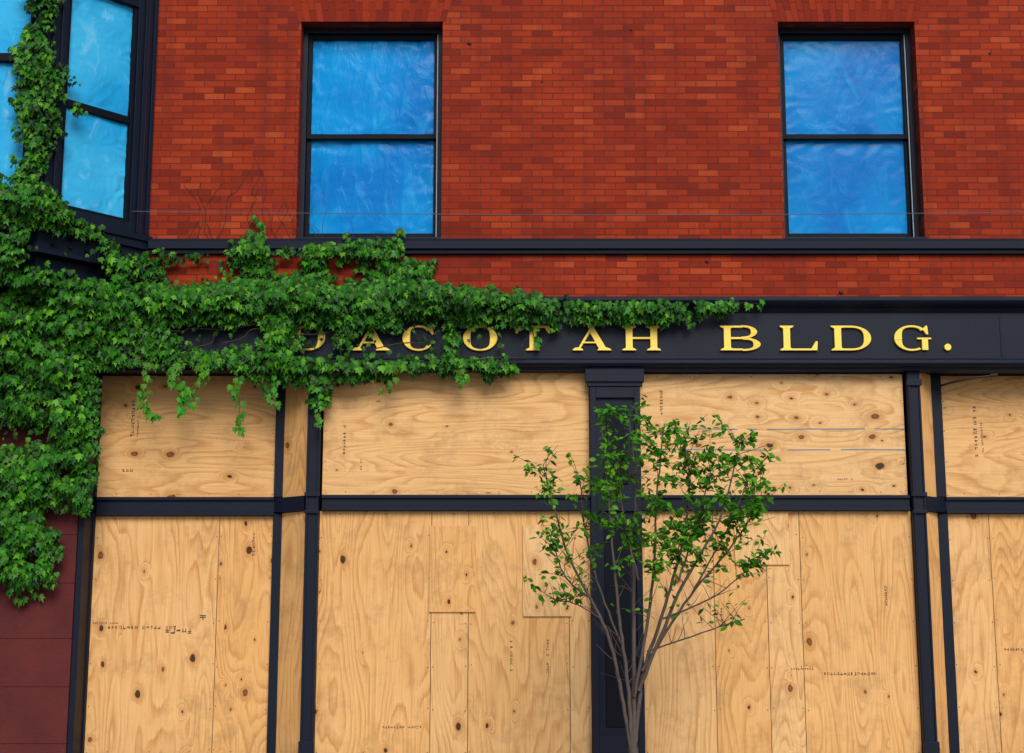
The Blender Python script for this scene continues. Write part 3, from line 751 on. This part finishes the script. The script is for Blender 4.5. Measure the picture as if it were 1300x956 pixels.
for pts, r in STEMS:
    path = smoothpath([(a, TY + b, c_) for a, b, c_ in pts], 9, .005)
    tube(T, path, r, .004, M_bark, 6)
    nT = int(len(path) * .8)
    for k in range(nT):
        i = int(len(path) * (.25 + .75 * R() ** .8)); i = min(i, len(path) - 1); q = path[i]
        ln = U(.10, .32); dr = Vector((U(-1, 1), U(-1, 1), U(.1, 1.1))).normalized()
        tp = [q, q + dr * ln * .5 + Vector((0, 0, .01)), q + dr * ln + Vector((0, 0, U(-.03, .05)))]
        sp = smoothpath(tp, 4, .003); tube(T, sp, .0032, .0013, M_bark, 4)
        dv = zone(q.x, q.z)
        cl = U(.1, 1.6)
        for j in range(int(20 * cl)):
            if R() > dv: continue
            p = sp[min(len(sp) - 1, int(len(sp) * (R() ** .7)))] + Vector((U(-1, 1), U(-1, 1), U(-1, .6))) * .035
            y_ = R(); g = (.015 + .05 * y_, .12 + .17 * y_, .006)
            if R() < .2: g = (.14, .36, .02)
            tleaf(p, U(.040, .072), Vector((U(-.8, .8), U(-1, .3), U(.1, 1))), Vector((U(-1, 1), U(-.8, .8), U(-1, .3))), (*g, 1))
leafobj("leaves", M_tleaf, sap); T.obj("trunk_and_branches", sap, 0, True)

# ------------------------------------------------------------------ ground
def one(name, x0, x1, y0, y1, z0, z1, m, bev=0):
    q = MB(); q.box(x0, x1, y0, y1, z0, z1, m); return q.obj(name, None, bev)
def sheet(name, x0, x1, y0, y1, z, m):
    q = MB(); q.face([(x0, y0, z), (x1, y0, z), (x1, y1, z), (x0, y1, z)], m); return q.obj(name)
sheet("ground", -300, 300, -300, 300, -.14, M_gnd)
sheet("road", -60, 60, -15.5, -4.0, -.134, M_asph)
q = MB()
for i in range(20): q.face([(-58 + i * 6, -9.8, -.130), (-55 + i * 6, -9.8, -.130), (-55 + i * 6, -9.68, -.130), (-58 + i * 6, -9.68, -.130)], M_paint)
q.obj("road_marking")
q = MB()
for i in range(24): q.box(-36 + i * 3 + .004, -33 + i * 3 - .004, -3.8, -.078, -.12, 0 + .0005 * (i % 2), M_conc)
q.obj("sidewalk", None, .006)
q = MB()
for i in range(24): q.box(-36 + i * 3 + .004, -33 + i * 3 - .004, -4.0, -3.806, -.137, .004, M_conc)
q.obj("kerb", None, .015)
one("sidewalk", -60, 60, -18.5, -15.7, -.12, 0, M_conc); one("kerb", -60, 60, -15.696, -15.5, -.137, .004, M_conc, .015)
q = MB()
q.box(.55, 1.35, TY - .4, TY + .4, .0015, .02, simple("mulch", (.05, .035, .025), .95)); q.obj("tree_pit")

# ------------------------------------------------------------------ light, sky, camera
wd = bpy.data.worlds.new("World"); scene.world = wd; wd.use_nodes = True
nt = wd.node_tree; sky = nt.nodes.new("ShaderNodeTexSky"); sky.sky_type = 'NISHITA'; sky.sun_disc = False
EL, AZ = 38, 12          # sun height, degrees to the right of the facade normal
sky.sun_elevation = math.radians(EL); sky.sun_rotation = math.radians(180 - AZ)
bg = nt.nodes["Background"]; nt.links.new(sky.outputs[0], bg.inputs[0]); bg.inputs[1].default_value = .12
sl = bpy.data.lights.new("sun", 'SUN'); sl.energy = 2.8; sl.angle = math.radians(32); sl.color = (1, .95, .86)
so = bpy.data.objects.new("sun", sl); col.objects.link(so)
dirv = Vector((math.sin(math.radians(AZ)) * math.cos(math.radians(EL)), -math.cos(math.radians(AZ)) * math.cos(math.radians(EL)), math.sin(math.radians(EL))))
so.rotation_euler = dirv.to_track_quat('Z', 'Y').to_euler(); so.location = dirv * 30
cam = bpy.data.cameras.new("camera"); cam.lens = 49.85; cam.sensor_width = 36; cam.clip_end = 1500
co = bpy.data.objects.new("camera", cam); col.objects.link(co)
co.location = (0, -13.5, 1.6); co.rotation_euler = (math.radians(99.7), 0, 0); scene.camera = co
scene.view_settings.view_transform = 'Standard'; scene.view_settings.look = 'None'; scene.view_settings.exposure = 0
